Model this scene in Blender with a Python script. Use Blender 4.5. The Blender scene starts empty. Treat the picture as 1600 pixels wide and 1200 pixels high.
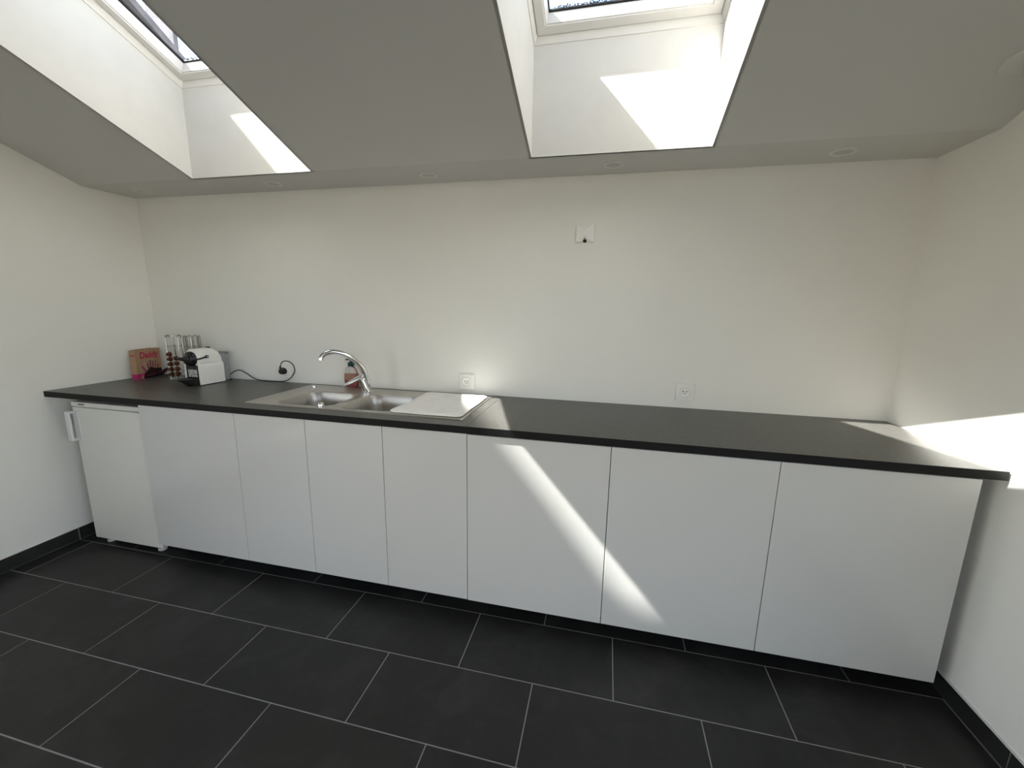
import bpy, bmesh, math, random
from mathutils import Vector, Matrix

S = bpy.context.scene
COL = S.collection
random.seed(7)

# ------------------------------------------------------------------ camera, world, sun, exposure
cam_d = bpy.data.cameras.new('camera')
cam = bpy.data.objects.new('camera', cam_d)
COL.objects.link(cam)
R_ = Vector((0.97475, 0.22266, 0.01651)).normalized()
F_ = Vector((-0.21587, 0.95856, -0.18597)).normalized()
U_ = R_.cross(F_).normalized()
m = Matrix((R_, U_, -F_)).transposed().to_4x4()
m.translation = Vector((3.0034, -2.2202, 1.4145))
cam.matrix_world = m
cam_d.sensor_fit = 'HORIZONTAL'
cam_d.sensor_width = 36.0
cam_d.lens = 643.97 / 1600 * 36.0
cam_d.clip_start = 0.02
S.camera = cam

SUN_DIR = Vector((0.807, 0.20, -1.0)).normalized()      # direction in which the sunlight travels
w = bpy.data.worlds.new('sky')
S.world = w
w.use_nodes = True
wn = w.node_tree
for n in list(wn.nodes):
    wn.nodes.remove(n)
wo = wn.nodes.new('ShaderNodeOutputWorld')
wb = wn.nodes.new('ShaderNodeBackground')
ws = wn.nodes.new('ShaderNodeTexSky')
ws.sky_type = 'NISHITA'
ws.sun_disc = False
ws.sun_elevation = math.asin(-SUN_DIR.z)
ws.sun_rotation = math.atan2(-SUN_DIR.x, -SUN_DIR.y)
ws.air_density = 1.0
ws.dust_density = 0.5
ws.ozone_density = 1.0
wb.inputs['Strength'].default_value = 1.08
# thin broken cloud over the whole sky: white of the same brightness, mixed in by noise
w_tc = wn.nodes.new('ShaderNodeTexCoord')
w_no = wn.nodes.new('ShaderNodeTexNoise')
w_no.inputs['Scale'].default_value = 3.0
w_no.inputs['Detail'].default_value = 7.0
w_no.inputs['Roughness'].default_value = 0.62
w_mr = wn.nodes.new('ShaderNodeMapRange')
w_mr.inputs[1].default_value = 0.40
w_mr.inputs[2].default_value = 0.58
w_mr.inputs[3].default_value = 0.0
w_mr.inputs[4].default_value = 0.92
w_bw = wn.nodes.new('ShaderNodeRGBToBW')
w_sc = wn.nodes.new('ShaderNodeVectorMath')
w_sc.operation = 'SCALE'
w_sc.inputs[0].default_value = (1.23, 1.07, 0.93)
w_mx = wn.nodes.new('ShaderNodeMix')
w_mx.data_type = 'RGBA'
w_mp = wn.nodes.new('ShaderNodeMapping')
w_mp.inputs['Location'].default_value = (3.5, 3.5, 1.2)
wn.links.new(w_tc.outputs['Generated'], w_mp.inputs['Vector'])
wn.links.new(w_mp.outputs['Vector'], w_no.inputs['Vector'])
wn.links.new(w_no.outputs['Fac'], w_mr.inputs[0])
wn.links.new(w_mr.outputs[0], w_mx.inputs['Factor'])
wn.links.new(ws.outputs[0], w_bw.inputs[0])
wn.links.new(w_bw.outputs[0], w_sc.inputs['Scale'])
wn.links.new(ws.outputs[0], w_mx.inputs['A'])
wn.links.new(w_sc.outputs[0], w_mx.inputs['B'])
wn.links.new(w_mx.outputs['Result'], wb.inputs['Color'])
wn.links.new(wb.outputs[0], wo.inputs['Surface'])

sun_d = bpy.data.lights.new('sun', 'SUN')
sun_d.energy = 34.0
sun_d.angle = math.radians(0.53)
sun_d.color = (1.0, 0.965, 0.91)
sun = bpy.data.objects.new('sun', sun_d)
sun.rotation_euler = SUN_DIR.to_track_quat('-Z', 'Y').to_euler()
sun.location = (-6, -4, 9)
COL.objects.link(sun)

S.view_settings.view_transform = 'Standard'
S.view_settings.look = 'None'
S.view_settings.exposure = -0.38
S.view_settings.gamma = 1.0
S.view_settings.use_curve_mapping = False
S.cycles.max_bounces = 14
S.cycles.diffuse_bounces = 10
S.cycles.glossy_bounces = 6
S.cycles.transparent_max_bounces = 16
S.cycles.caustics_reflective = True
S.cycles.blur_glossy = 0.2
S.cycles.sample_clamp_indirect = 8.0
S.cycles.use_denoising = True

# ------------------------------------------------------------------ room numbers (metres)
W = 4.3148          # room width, x from the left wall to the right wall; the back wall is y = 0
ZC = 2.055          # flat strip of ceiling over the back wall
YC = 0.293          # its depth; from there the ceiling climbs towards the viewer
SL = 0.3795
YR = 4.6            # rear wall behind the viewer
ZT = 0.911          # worktop top
ZB = 0.880          # worktop underside
TH = math.atan(SL)
CT, ST = math.cos(TH), math.sin(TH)
SKY = ((0.7993, 1.527), (2.6396, 3.3741))
ZW = 2.484          # lower edge of the roof windows
LW = 1.035           # window length along the slope

def zs(y):
    return ZC + SL * (-y - YC)

# ------------------------------------------------------------------ materials
def mat(name, col, rough=0.5, metal=0.0, spec=0.5, trans=0.0, ior=1.45, bump=None, var=None, coat=0.0, alpha=1.0, rvar=None):
    """bump = (scale, strength); var = (scale, second colour, low, high)"""
    m = bpy.data.materials.new(name)
    m.use_nodes = True
    nt = m.node_tree
    b = nt.nodes['Principled BSDF']
    b.inputs['Base Color'].default_value = (*col, 1)
    b.inputs['Roughness'].default_value = rough
    b.inputs['Metallic'].default_value = metal
    b.inputs['Specular IOR Level'].default_value = spec
    b.inputs['Transmission Weight'].default_value = trans
    b.inputs['IOR'].default_value = ior
    b.inputs['Coat Weight'].default_value = coat
    b.inputs['Coat Roughness'].default_value = 0.11
    b.inputs['Alpha'].default_value = alpha
    tc = None
    if bump or var or rvar:
        tc = nt.nodes.new('ShaderNodeTexCoord')
    if var:
        no = nt.nodes.new('ShaderNodeTexNoise')
        no.inputs['Scale'].default_value = var[0]
        no.inputs['Detail'].default_value = 6
        no.inputs['Roughness'].default_value = 0.6
        mr = nt.nodes.new('ShaderNodeMapRange')
        mr.inputs[1].default_value = var[2]
        mr.inputs[2].default_value = var[3]
        mx = nt.nodes.new('ShaderNodeMix')
        mx.data_type = 'RGBA'
        mx.inputs['A'].default_value = (*col, 1)
        mx.inputs['B'].default_value = (*var[1], 1)
        nt.links.new(tc.outputs['Object'], no.inputs['Vector'])
        nt.links.new(no.outputs['Fac'], mr.inputs[0])
        nt.links.new(mr.outputs[0], mx.inputs['Factor'])
        nt.links.new(mx.outputs['Result'], b.inputs['Base Color'])
    if bump:
        n2 = nt.nodes.new('ShaderNodeTexNoise')
        n2.inputs['Scale'].default_value = bump[0]
        n2.inputs['Detail'].default_value = 3
        bp = nt.nodes.new('ShaderNodeBump')
        bp.inputs['Strength'].default_value = bump[1]
        bp.inputs['Distance'].default_value = 0.002
        nt.links.new(tc.outputs['Object'], n2.inputs['Vector'])
        nt.links.new(n2.outputs['Fac'], bp.inputs['Height'])
        nt.links.new(bp.outputs['Normal'], b.inputs['Normal'])
    return m

M = {}
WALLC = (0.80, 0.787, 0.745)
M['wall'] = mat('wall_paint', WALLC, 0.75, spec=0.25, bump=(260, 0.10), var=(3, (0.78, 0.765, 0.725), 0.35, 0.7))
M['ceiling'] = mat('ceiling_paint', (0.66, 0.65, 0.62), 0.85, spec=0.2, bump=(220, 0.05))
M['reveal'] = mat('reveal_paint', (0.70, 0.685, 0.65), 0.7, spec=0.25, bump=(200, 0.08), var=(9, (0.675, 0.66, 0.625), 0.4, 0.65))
M['wframe'] = mat('window_white', (0.74, 0.72, 0.69), 0.35)
M['gasket'] = mat('black_rubber', (0.012, 0.012, 0.013), 0.6)
M['clad'] = mat('grey_aluminium', (0.09, 0.092, 0.10), 0.45, 0.3)
M['door'] = mat('gloss_white_front', (0.64, 0.63, 0.605), 0.18, spec=0.5, coat=0.5)
M['carcass'] = mat('white_carcass', (0.72, 0.72, 0.71), 0.45)
M['legblack'] = mat('black_plastic', (0.012, 0.012, 0.012), 0.45)
M['top'] = mat('worktop_laminate', (0.074, 0.071, 0.065), 0.33, spec=0.35, bump=(700, 0.10), var=(90, (0.115, 0.109, 0.098), 0.45, 0.7))
M['topedge'] = mat('worktop_edge', (0.010, 0.010, 0.010), 0.55, spec=0.2, bump=(500, 0.1))
M['grout'] = mat('grout', (0.33, 0.32, 0.30), 0.9, bump=(300, 0.2))
M['steel'] = mat('brushed_steel', (0.53, 0.505, 0.465), 0.36, 1.0, bump=(500, 0.04))
M['chrome'] = mat('chrome', (0.80, 0.80, 0.80), 0.07, 1.0)
M['fridge'] = mat('fridge_white', (0.78, 0.765, 0.715), 0.35, bump=(320, 0.03))
M['fridgeh'] = mat('handle_white', (0.74, 0.74, 0.74), 0.25)
M['dark'] = mat('dark_gap', (0.01, 0.01, 0.01), 0.8)
M['plastic'] = mat('white_plastic', (0.80, 0.79, 0.755), 0.35)
M['blackgloss'] = mat('black_gloss', (0.010, 0.010, 0.011), 0.18)
M['blackmatt'] = mat('black_matt', (0.014, 0.014, 0.014), 0.5)
M['machine'] = mat('machine_white', (0.80, 0.785, 0.745), 0.28)
M['tank'] = mat('smoke_plastic', (0.36, 0.39, 0.40), 0.15, alpha=0.55)
M['tanklid'] = mat('tank_lid', (0.16, 0.165, 0.165), 0.4)
M['wire'] = mat('chrome_wire', (0.30, 0.295, 0.28), 0.22, 1.0)
M['capsule'] = mat('brown_capsule', (0.115, 0.036, 0.016), 0.30, 0.55)
M['card'] = mat('kraft_card', (0.40, 0.255, 0.15), 0.8, var=(60, (0.36, 0.225, 0.13), 0.4, 0.6))
M['cardin'] = mat('card_inside', (0.060, 0.030, 0.020), 0.9)
M['magenta'] = mat('magenta_print', (0.42, 0.020, 0.135), 0.6)
M['crimson'] = mat('crimson_print', (0.42, 0.018, 0.070), 0.6)
M['maroon'] = mat('maroon_flap', (0.055, 0.010, 0.020), 0.7)
M['pinkline'] = mat('sachet_print_pale', (0.47, 0.27, 0.23), 0.7)
M['redpr'] = mat('sachet_print_red', (0.23, 0.035, 0.055), 0.7)
M['violetpr'] = mat('sachet_print_violet', (0.10, 0.055, 0.12), 0.7)
M['brownpr'] = mat('sachet_print_brown', (0.25, 0.075, 0.030), 0.7)
M['matw'] = mat('white_towelling', (0.94, 0.93, 0.905), 0.95, spec=0.1, bump=(420, 0.5), var=(14, (0.88, 0.865, 0.84), 0.45, 0.7))
M['green'] = mat('green_pump', (0.010, 0.055, 0.055), 0.35)
M['bottle'] = mat('clear_bottle', (0.93, 0.93, 0.90), 0.05, trans=0.92, ior=1.25)
M['soap'] = mat('red_soap', (0.50, 0.030, 0.020), 0.15, trans=0.35, ior=1.2)
M['bluesign'] = mat('soap_label', (0.42, 0.19, 0.11), 0.5, var=(160, (0.16, 0.12, 0.10), 0.45, 0.6))
M['slate'] = mat('slate', (0.16, 0.155, 0.17), 0.7, var=(5, (0.22, 0.21, 0.225), 0.4, 0.6))
M['render'] = mat('house_render', (0.5, 0.47, 0.43), 0.9)
M['dirt'] = mat('roof_dirt', (0.05, 0.042, 0.035), 0.9)
M['sealant'] = mat('white_sealant', (0.72, 0.70, 0.68), 0.5)
M['spot'] = mat('spot_bezel', (0.73, 0.72, 0.69), 0.5)
M['lens'] = mat('frosted_lens', (0.56, 0.55, 0.52), 0.55)

def tile_material():
    m = mat('slate_grey_tile', (0.0185, 0.0182, 0.0175), 0.45, spec=0.45, bump=(60, 0.12))
    nt = m.node_tree
    b = nt.nodes['Principled BSDF']
    geo = nt.nodes.new('ShaderNodeNewGeometry')
    n1 = nt.nodes.new('ShaderNodeTexNoise')
    n1.inputs['Scale'].default_value = 4.5
    n1.inputs['Detail'].default_value = 8
    n1.inputs['Roughness'].default_value = 0.68
    n1.inputs['Distortion'].default_value = 0.6
    mr = nt.nodes.new('ShaderNodeMapRange')
    mr.inputs[1].default_value = 0.45
    mr.inputs[2].default_value = 0.78
    mx = nt.nodes.new('ShaderNodeMix')
    mx.data_type = 'RGBA'
    mx.inputs['A'].default_value = (0.0165, 0.0162, 0.0155, 1)
    mx.inputs['B'].default_value = (0.036, 0.0355, 0.034, 1)
    oi = nt.nodes.new('ShaderNodeObjectInfo')
    hs = nt.nodes.new('ShaderNodeHueSaturation')
    mv = nt.nodes.new('ShaderNodeMapRange')
    mv.inputs[3].default_value = 0.88
    mv.inputs[4].default_value = 1.12
    nt.links.new(geo.outputs['Position'], n1.inputs['Vector'])
    nt.links.new(n1.outputs['Fac'], mr.inputs[0])
    nt.links.new(mr.outputs[0], mx.inputs['Factor'])
    nt.links.new(mx.outputs['Result'], hs.inputs['Color'])
    nt.links.new(oi.outputs['Random'], mv.inputs[0])
    nt.links.new(mv.outputs[0], hs.inputs['Value'])
    nt.links.new(hs.outputs['Color'], b.inputs['Base Color'])
    return m
M['tile'] = tile_material()

def glass_material():
    m = bpy.data.materials.new('window_glass')
    m.use_nodes = True
    nt = m.node_tree
    for n in list(nt.nodes):
        nt.nodes.remove(n)
    o = nt.nodes.new('ShaderNodeOutputMaterial')
    t = nt.nodes.new('ShaderNodeBsdfTransparent')
    t.inputs['Color'].default_value = (0.95, 0.97, 0.97, 1)
    g = nt.nodes.new('ShaderNodeBsdfGlossy')
    g.inputs['Roughness'].default_value = 0.01
    f = nt.nodes.new('ShaderNodeFresnel')
    f.inputs['IOR'].default_value = 1.45
    x = nt.nodes.new('ShaderNodeMixShader')
    ge = nt.nodes.new('ShaderNodeNewGeometry')      # only the face turned to the ray reflects; the far face would mirror everything
    iv = nt.nodes.new('ShaderNodeMath')
    iv.operation = 'SUBTRACT'
    iv.inputs[0].default_value = 1.0
    mu = nt.nodes.new('ShaderNodeMath')
    mu.operation = 'MULTIPLY'
    nt.links.new(ge.outputs['Backfacing'], iv.inputs[1])
    nt.links.new(f.outputs[0], mu.inputs[0])
    nt.links.new(iv.outputs[0], mu.inputs[1])
    nt.links.new(mu.outputs[0], x.inputs[0])
    nt.links.new(t.outputs[0], x.inputs[1])
    nt.links.new(g.outputs[0], x.inputs[2])
    nt.links.new(x.outputs[0], o.inputs['Surface'])
    return m
M['glass'] = glass_material()

# ------------------------------------------------------------------ object helpers
def link_mesh(name, me, parent=None, loc=(0, 0, 0)):
    o = bpy.data.objects.new(name, me)
    COL.objects.link(o)
    if parent is not None:
        o.parent = parent
    o.location = loc
    return o

def obj(name, bm, m, parent=None, smooth=False, bevel=0, loc=(0, 0, 0), seg=2, recalc=True):
    if recalc:
        bmesh.ops.recalc_face_normals(bm, faces=bm.faces)
    me = bpy.data.meshes.new(name)
    bm.to_mesh(me)
    bm.free()
    for k in (m if isinstance(m, (list, tuple)) else [m]):
        me.materials.append(k)
    if smooth:
        me.polygons.foreach_set('use_smooth', [True] * len(me.polygons))
        try:
            me.set_sharp_from_angle(angle=math.radians(40))
        except Exception:
            pass
    o = link_mesh(name, me, parent, loc)
    if bevel:
        b = o.modifiers.new('bevel', 'BEVEL')
        b.width = bevel
        b.segments = seg
        b.limit_method = 'ANGLE'
    return o

def thing(name, label, cat, loc=(0, 0, 0), rz=0.0, group=None):
    o = bpy.data.objects.new(name, None)
    COL.objects.link(o)
    o.location = loc
    o.rotation_euler = (0, 0, rz)
    o.empty_display_size = 0.05
    tag(o, label, cat, group)
    return o

def tag(o, label, cat, group=None):
    o['label'] = label
    o['category'] = cat
    if group:
        o['group'] = group
    return o

def structure(o):
    o['kind'] = 'structure'
    return o

def box(bm, x0, x1, y0, y1, z0, z1):
    v = [bm.verts.new(p) for p in ((x0, y0, z0), (x1, y0, z0), (x1, y1, z0), (x0, y1, z0),
                                   (x0, y0, z1), (x1, y0, z1), (x1, y1, z1), (x0, y1, z1))]
    for f in ((0, 3, 2, 1), (4, 5, 6, 7), (0, 1, 5, 4), (1, 2, 6, 5), (2, 3, 7, 6), (3, 0, 4, 7)):
        bm.faces.new([v[i] for i in f])
    return v

def bx(*a):
    bm = bmesh.new()
    box(bm, *a)
    return bm

def prism(bm, pts, axis, a, b):
    """polygon pts (2-D) extruded along axis from a to b"""
    def P(p, t):
        return {'x': (t, p[0], p[1]), 'y': (p[0], t, p[1]), 'z': (p[0], p[1], t)}[axis]
    v0 = [bm.verts.new(P(p, a)) for p in pts]
    v1 = [bm.verts.new(P(p, b)) for p in pts]
    bm.faces.new(v0)
    bm.faces.new(v1[::-1])
    n = len(pts)
    for i in range(n):
        bm.faces.new((v0[i], v1[i], v1[(i + 1) % n], v0[(i + 1) % n]))

def loft(bm, loops, cap0=True, cap1=True, closed=True):
    vs = [[bm.verts.new(p) for p in l] for l in loops]
    n = len(loops[0])
    for a, b in zip(vs, vs[1:]):
        for i in range(n if closed else n - 1):
            bm.faces.new((a[i], a[(i + 1) % n], b[(i + 1) % n], b[i]))
    if cap0:
        bm.faces.new(vs[0][::-1])
    if cap1:
        bm.faces.new(vs[-1])
    return vs

def ring(c, r, n=20, axis='z', r2=None, ph=0.0):
    r2 = r if r2 is None else r2
    out = []
    for i in range(n):
        a = 2 * math.pi * i / n + ph
        p, q = r * math.cos(a), r2 * math.sin(a)
        out.append({'z': (c[0] + p, c[1] + q, c[2]), 'y': (c[0] + p, c[1], c[2] + q), 'x': (c[0], c[1] + p, c[2] + q)}[axis])
    return out

def lathe(bm, prof, n=24, c=(0, 0, 0), axis='z', sx=1.0, sy=1.0, caps=True):
    """prof = [(radius, height)...]"""
    loops = []
    for r, h in prof:
        r = max(r, 1e-5)
        if axis == 'z':
            loops.append(ring((c[0], c[1], c[2] + h), r * sx, n, 'z', r * sy))
        elif axis == 'y':
            loops.append(ring((c[0], c[1] + h, c[2]), r * sx, n, 'y', r * sy))
        else:
            loops.append(ring((c[0] + h, c[1], c[2]), r * sx, n, 'x', r * sy))
    loft(bm, loops, caps, caps)

def tube(bm, pts, rad, n=8):
    pts = [Vector(p) for p in pts]
    rr = rad if isinstance(rad, (list, tuple)) else [rad] * len(pts)
    loops = []
    up = None
    for i, p in enumerate(pts):
        t = (pts[min(i + 1, len(pts) - 1)] - pts[max(i - 1, 0)]).normalized()
        if up is None:
            up = Vector((0, 0, 1)) if abs(t.z) < 0.9 else Vector((1, 0, 0))
        s = t.cross(up).normalized()
        up = s.cross(t).normalized()
        loops.append([p + (s * math.cos(2 * math.pi * k / n) + up * math.sin(2 * math.pi * k / n)) * rr[i] for k in range(n)])
    loft(bm, loops)

def spline(pts, k=8):
    P = [Vector(p) for p in pts]
    P = [P[0] * 2 - P[1]] + P + [P[-1] * 2 - P[-2]]
    out = []
    for i in range(1, len(P) - 2):
        for j in range(k):
            t = j / k
            a, b, c, d = P[i - 1], P[i], P[i + 1], P[i + 2]
            out.append(0.5 * ((2 * b) + (c - a) * t + (2 * a - 5 * b + 4 * c - d) * t * t + (3 * b - a - 3 * c + d) * t ** 3))
    out.append(P[-2])
    return out

def rrect(x0, x1, y0, y1, r, n=6):
    out = []
    for cx, cy, a0 in ((x1 - r, y0 + r, -90), (x1 - r, y1 - r, 0), (x0 + r, y1 - r, 90), (x0 + r, y0 + r, 180)):
        for k in range(n + 1):
            a = math.radians(a0 + 90 * k / n)
            out.append((cx + r * math.cos(a), cy + r * math.sin(a)))
    return out

# ------------------------------------------------------------------ the room shell
structure(obj('wall_back', bx(-0.1, W + 0.1, 0, 0.1, -0.05, ZC + 0.02), M['wall']))

def side_wall(name, x0, x1, wy0, wy1, wz0, wz1):
    """gable-shaped wall with one window opening"""
    def zy(y):
        return (y, zs(y))
    bm = bmesh.new()
    prism(bm, [(0.0, -0.05), (0.0, ZC), (-YC, ZC), zy(wy1), (wy1, -0.05)], 'x', x0, x1)
    prism(bm, [(wy1, wz1), zy(wy1), zy(wy0), (wy0, wz1)], 'x', x0, x1)
    prism(bm, [(wy1, -0.05), (wy1, wz0), (wy0, wz0), (wy0, -0.05)], 'x', x0, x1)
    prism(bm, [(wy0, -0.05), zy(wy0), zy(-YR), (-YR, -0.05)], 'x', x0, x1)
    return structure(obj(name, bm, M['wall']))

# behind the viewer: unseen windows in three walls, added to light the room
RY0, RY1, RZ0, RZ1 = -4.50, -1.75, 0.10, 2.55
FX0, FX1, FZ0, FZ1 = 1.30, 3.00, 1.20, 2.20
LY0, LY1, LZ0, LZ1 = -4.40, -2.20, 0.03, 2.15
side_wall('wall_left', -0.1, 0.0, LY0, LY1, LZ0, LZ1)
side_wall('wall_right', W, W + 0.1, RY0, RY1, RZ0, RZ1)
bm = bmesh.new()
box(bm, -0.1, FX0, -YR - 0.1, -YR, -0.05, zs(-YR) + 0.1)
box(bm, FX1, W + 0.1, -YR - 0.1, -YR, -0.05, zs(-YR) + 0.1)
box(bm, FX0, FX1, -YR - 0.1, -YR, FZ1, zs(-YR) + 0.1)
box(bm, FX0, FX1, -YR - 0.1, -YR, -0.05, FZ0)
structure(obj('wall_front', bm, M['wall']))
def casement(name, label, a0, a1, z0, z1, n, place):
    """n fixed lights side by side; place(a0, a1, d0, d1, z0, z1) gives box bounds from the run along the wall and the depth in it"""
    root = bpy.data.objects.new(name, None)
    COL.objects.link(root)
    structure(root)
    root['label'] = label
    wd = (a1 - a0) / n
    for k in range(n):
        a, b = a0 + k * wd + 0.002, a0 + (k + 1) * wd - 0.002
        for c in ((a, a + 0.055), (b - 0.055, b)):
            obj('stile', bx(*place(c[0], c[1], 0.03, 0.09, z0 + 0.002, z1 - 0.002)), M['wframe'], root, bevel=0.003)
        for c in ((z0 + 0.002, z0 + 0.06), (z1 - 0.06, z1 - 0.002)):
            obj('rail', bx(*place(a + 0.055, b - 0.055, 0.03, 0.09, c[0], c[1])), M['wframe'], root, bevel=0.003)
        obj('glass_pane', bx(*place(a + 0.05, b - 0.05, 0.055, 0.065, z0 + 0.055, z1 - 0.055)), M['glass'], root)
casement('window_3', 'wide white framed window added in the rear wall, unseen behind the viewer, to light the room', FX0, FX1, FZ0, FZ1, 2, lambda a, b, c, d, e, f: (a, b, -YR - d, -YR - c, e, f))  # added to throw daylight on the cabinet doors and back wall
casement('window_5', 'white framed glazed door pair added in the left wall, unseen behind the viewer, to light the room', LY0, LY1, LZ0, LZ1, 2, lambda a, b, c, d, e, f: (-d, -c, a, b, e, f))  # added glazing, brightens the lower right wall
casement('window_4', 'white framed window added in the right wall, unseen behind the viewer, to light the room', RY0, RY1, RZ0, RZ1, 2, lambda a, b, c, d, e, f: (W + c, W + d, a, b, e, f))  # added opening, brightens the left wall

# openings of the roof windows: (x0, x1, lower edge of the opening, window length)
WINDOWS = [(SKY[0][0], SKY[0][1], YC, LW), (SKY[1][0], SKY[1][1], YC, LW)]
RISE = ZW - ZC
DEPTH = RISE * CT
def shaft(yl, lw):
    """(y, z) of the window's upper end and of the ceiling edge below it"""
    yu, zu = -yl - lw * CT, zs(-yl) + RISE + lw * ST
    yo = yu - DEPTH * ST
    return yu, zu, yo
bm = bmesh.new()
xs = [0, SKY[0][0], SKY[0][1], SKY[1][0], SKY[1][1], W]
ys = [-YC, shaft(YC, LW)[2], -YR]
grid = [[bm.verts.new((x, y, zs(y))) for x in xs] for y in ys]
back = [bm.verts.new((x, 0, ZC)) for x in xs]
for i in range(5):
    bm.faces.new((back[i], back[i + 1], grid[0][i + 1], grid[0][i]))
    for j in range(2):
        if j == 0 and i in (1, 3):
            continue
        bm.faces.new((grid[j][i], grid[j][i + 1], grid[j + 1][i + 1], grid[j + 1][i]))
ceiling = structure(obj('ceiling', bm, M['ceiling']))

# ------------------------------------------------------------------ roof windows with their plastered shafts
def roof_window(name, x0, x1, yl, lw, label):
    root = bpy.data.objects.new(name, None)
    COL.objects.link(root)
    structure(root)
    root['label'] = label
    t = 0.012
    zc, zw = zs(-yl), zs(-yl) + RISE
    yu, zu, yo = shaft(yl, lw)
    side = [(-yl, zc), (-yl, zw + 0.01), (yu - 0.02, zu + 0.018), (yo, zs(yo))]
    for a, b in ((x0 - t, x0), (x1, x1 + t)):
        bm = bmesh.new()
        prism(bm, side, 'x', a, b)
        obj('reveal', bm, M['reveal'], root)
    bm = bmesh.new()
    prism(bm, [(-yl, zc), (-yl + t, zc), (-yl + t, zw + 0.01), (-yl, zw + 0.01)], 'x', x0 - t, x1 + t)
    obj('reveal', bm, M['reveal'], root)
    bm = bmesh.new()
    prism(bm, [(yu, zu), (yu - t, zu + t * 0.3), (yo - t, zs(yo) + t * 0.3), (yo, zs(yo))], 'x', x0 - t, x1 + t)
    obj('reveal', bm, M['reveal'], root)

    def P(x, s, n):
        return Vector((x, -yl - s * CT + n * ST, zw + s * ST + n * CT))

    def bars(nm, prof, m, bevel=0.0, ends=None):
        """four mitred bars with profile [(inset, normal offset)...]; ends = profile of the two cross bars"""
        cor = [lambda i, n: P(x0 + i, i, n), lambda i, n: P(x1 - i, i, n),
               lambda i, n: P(x1 - i, lw - i, n), lambda i, n: P(x0 + i, lw - i, n)]
        for k in range(4):
            pr_ = prof if (k % 2 or ends is None) else ends
            bm = bmesh.new()
            loft(bm, [[cor[k](*q) for q in pr_], [cor[(k + 1) % 4](*q) for q in pr_]])
            obj(nm, bm, m, root, bevel=bevel)
    bars('liner_trim', [(-0.012, 0.0), (0.004, 0.0), (0.004, 0.006), (-0.012, 0.006)], M['wframe'])
    bars('frame_bar', [(-0.03, 0.006), (0.003, 0.006), (0.014, 0.036), (0.011, 0.036), (0.011, 0.090), (-0.03, 0.090)], M['wframe'])
    bars('gap_seal', [(0.011, 0.045), (0.018, 0.045), (0.018, 0.09), (0.011, 0.09)], M['gasket'])
    bars('sash_bar', [(0.016, 0.031), (0.050, 0.031), (0.051, 0.036), (0.056, 0.037), (0.064, 0.088), (0.057, 0.088), (0.057, 0.0925), (0.016, 0.0925)], M['wframe'])
    bars('glazing_gasket', [(0.063, 0.080), (0.0685, 0.0845), (0.0685, 0.0878), (0.063, 0.0878)], M['gasket'])
    bars('cladding', [(-0.075, 0.092), (0.030, 0.0955), (0.066, 0.0930), (0.066, 0.0945), (0.030, 0.100), (-0.075, 0.104)], M['clad'])
    bm = bmesh.new()
    q = 0.0585
    a = [P(x0 + q, q, 0.0885), P(x1 - q, q, 0.0885), P(x1 - q, lw - q, 0.0885), P(x0 + q, lw - q, 0.0885)]
    n = Vector((0, ST, CT)) * 0.004
    loft(bm, [a, [p + n for p in a]])
    obj('glass_pane', bm, M['glass'], root)
    # dirt that has gathered along the lower edge of the outer glass
    rnd = random.Random(len(name) + int(x0 * 10))
    bm = bmesh.new()
    for i in range(240):
        x = x0 + 0.085 + (x1 - x0 - 0.17) * rnd.random()
        s = 0.067 + abs(rnd.gauss(0, 0.0035))
        r = 0.0010 + 0.0018 * rnd.random()
        c = P(x, s, 0.0930 + r * 0.5)
        bmesh.ops.create_icosphere(bm, subdivisions=1, radius=r, matrix=Matrix.Translation(c) @ Matrix.Diagonal((1.6, 1, 0.7, 1)))
    d = obj('dirt', bm, M['dirt'], root)
    d['kind'] = 'stuff'
    return root
ROOF_LABELS = ('white framed roof window in a deep plastered shaft, beside the left wall',
               'white framed roof window in a deep plastered shaft, above the plain doors')
for i, wdw in enumerate(WINDOWS):
    roof_window('window_%d' % (i + 1), *wdw, ROOF_LABELS[i])

# ------------------------------------------------------------------ floor: every tile its own object
R1, TW, TL, TX = 0.5965, 0.3006, 0.6, 0.1051
G = 0.004
floor = structure(obj('floor', bx(-0.1, W + 0.1, -YR - 0.1, 0.1, -0.06, -0.0012), M['grout']))
tile_cache = {}
def tile_mesh(w_, d_):
    key = (round(w_, 3), round(d_, 3))
    if key not in tile_cache:
        bm = bmesh.new()
        box(bm, 0, w_, 0, d_, -0.009, 0)
        bmesh.ops.bevel(bm, geom=[e for e in bm.edges if all(v.co.z > -0.001 for v in e.verts)], offset=0.0008, segments=1, affect='EDGES')
        me = bpy.data.meshes.new('tile')
        bm.to_mesh(me)
        bm.free()
        me.materials.append(M['tile'])
        tile_cache[key] = me
    return tile_cache[key]
row = 0
for k in range(-2, 14):
    y1 = -R1 - k * TW
    y0 = y1 - TW
    y1 = min(y1, -0.002)
    y0 = max(y0, -YR + 0.002)
    if y1 - y0 < 0.01:
        continue
    off = TX if k % 2 == 0 else TX - 0.3
    x = off - TL
    while x < W:
        a, b = max(x, 0.002), min(x + TL, W - 0.002)
        if b - a > 0.02:
            link_mesh('tile', tile_mesh(b - a - G, y1 - y0 - G), floor, (a + G / 2, y0 + G / 2, 0))
        x += TL

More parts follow.
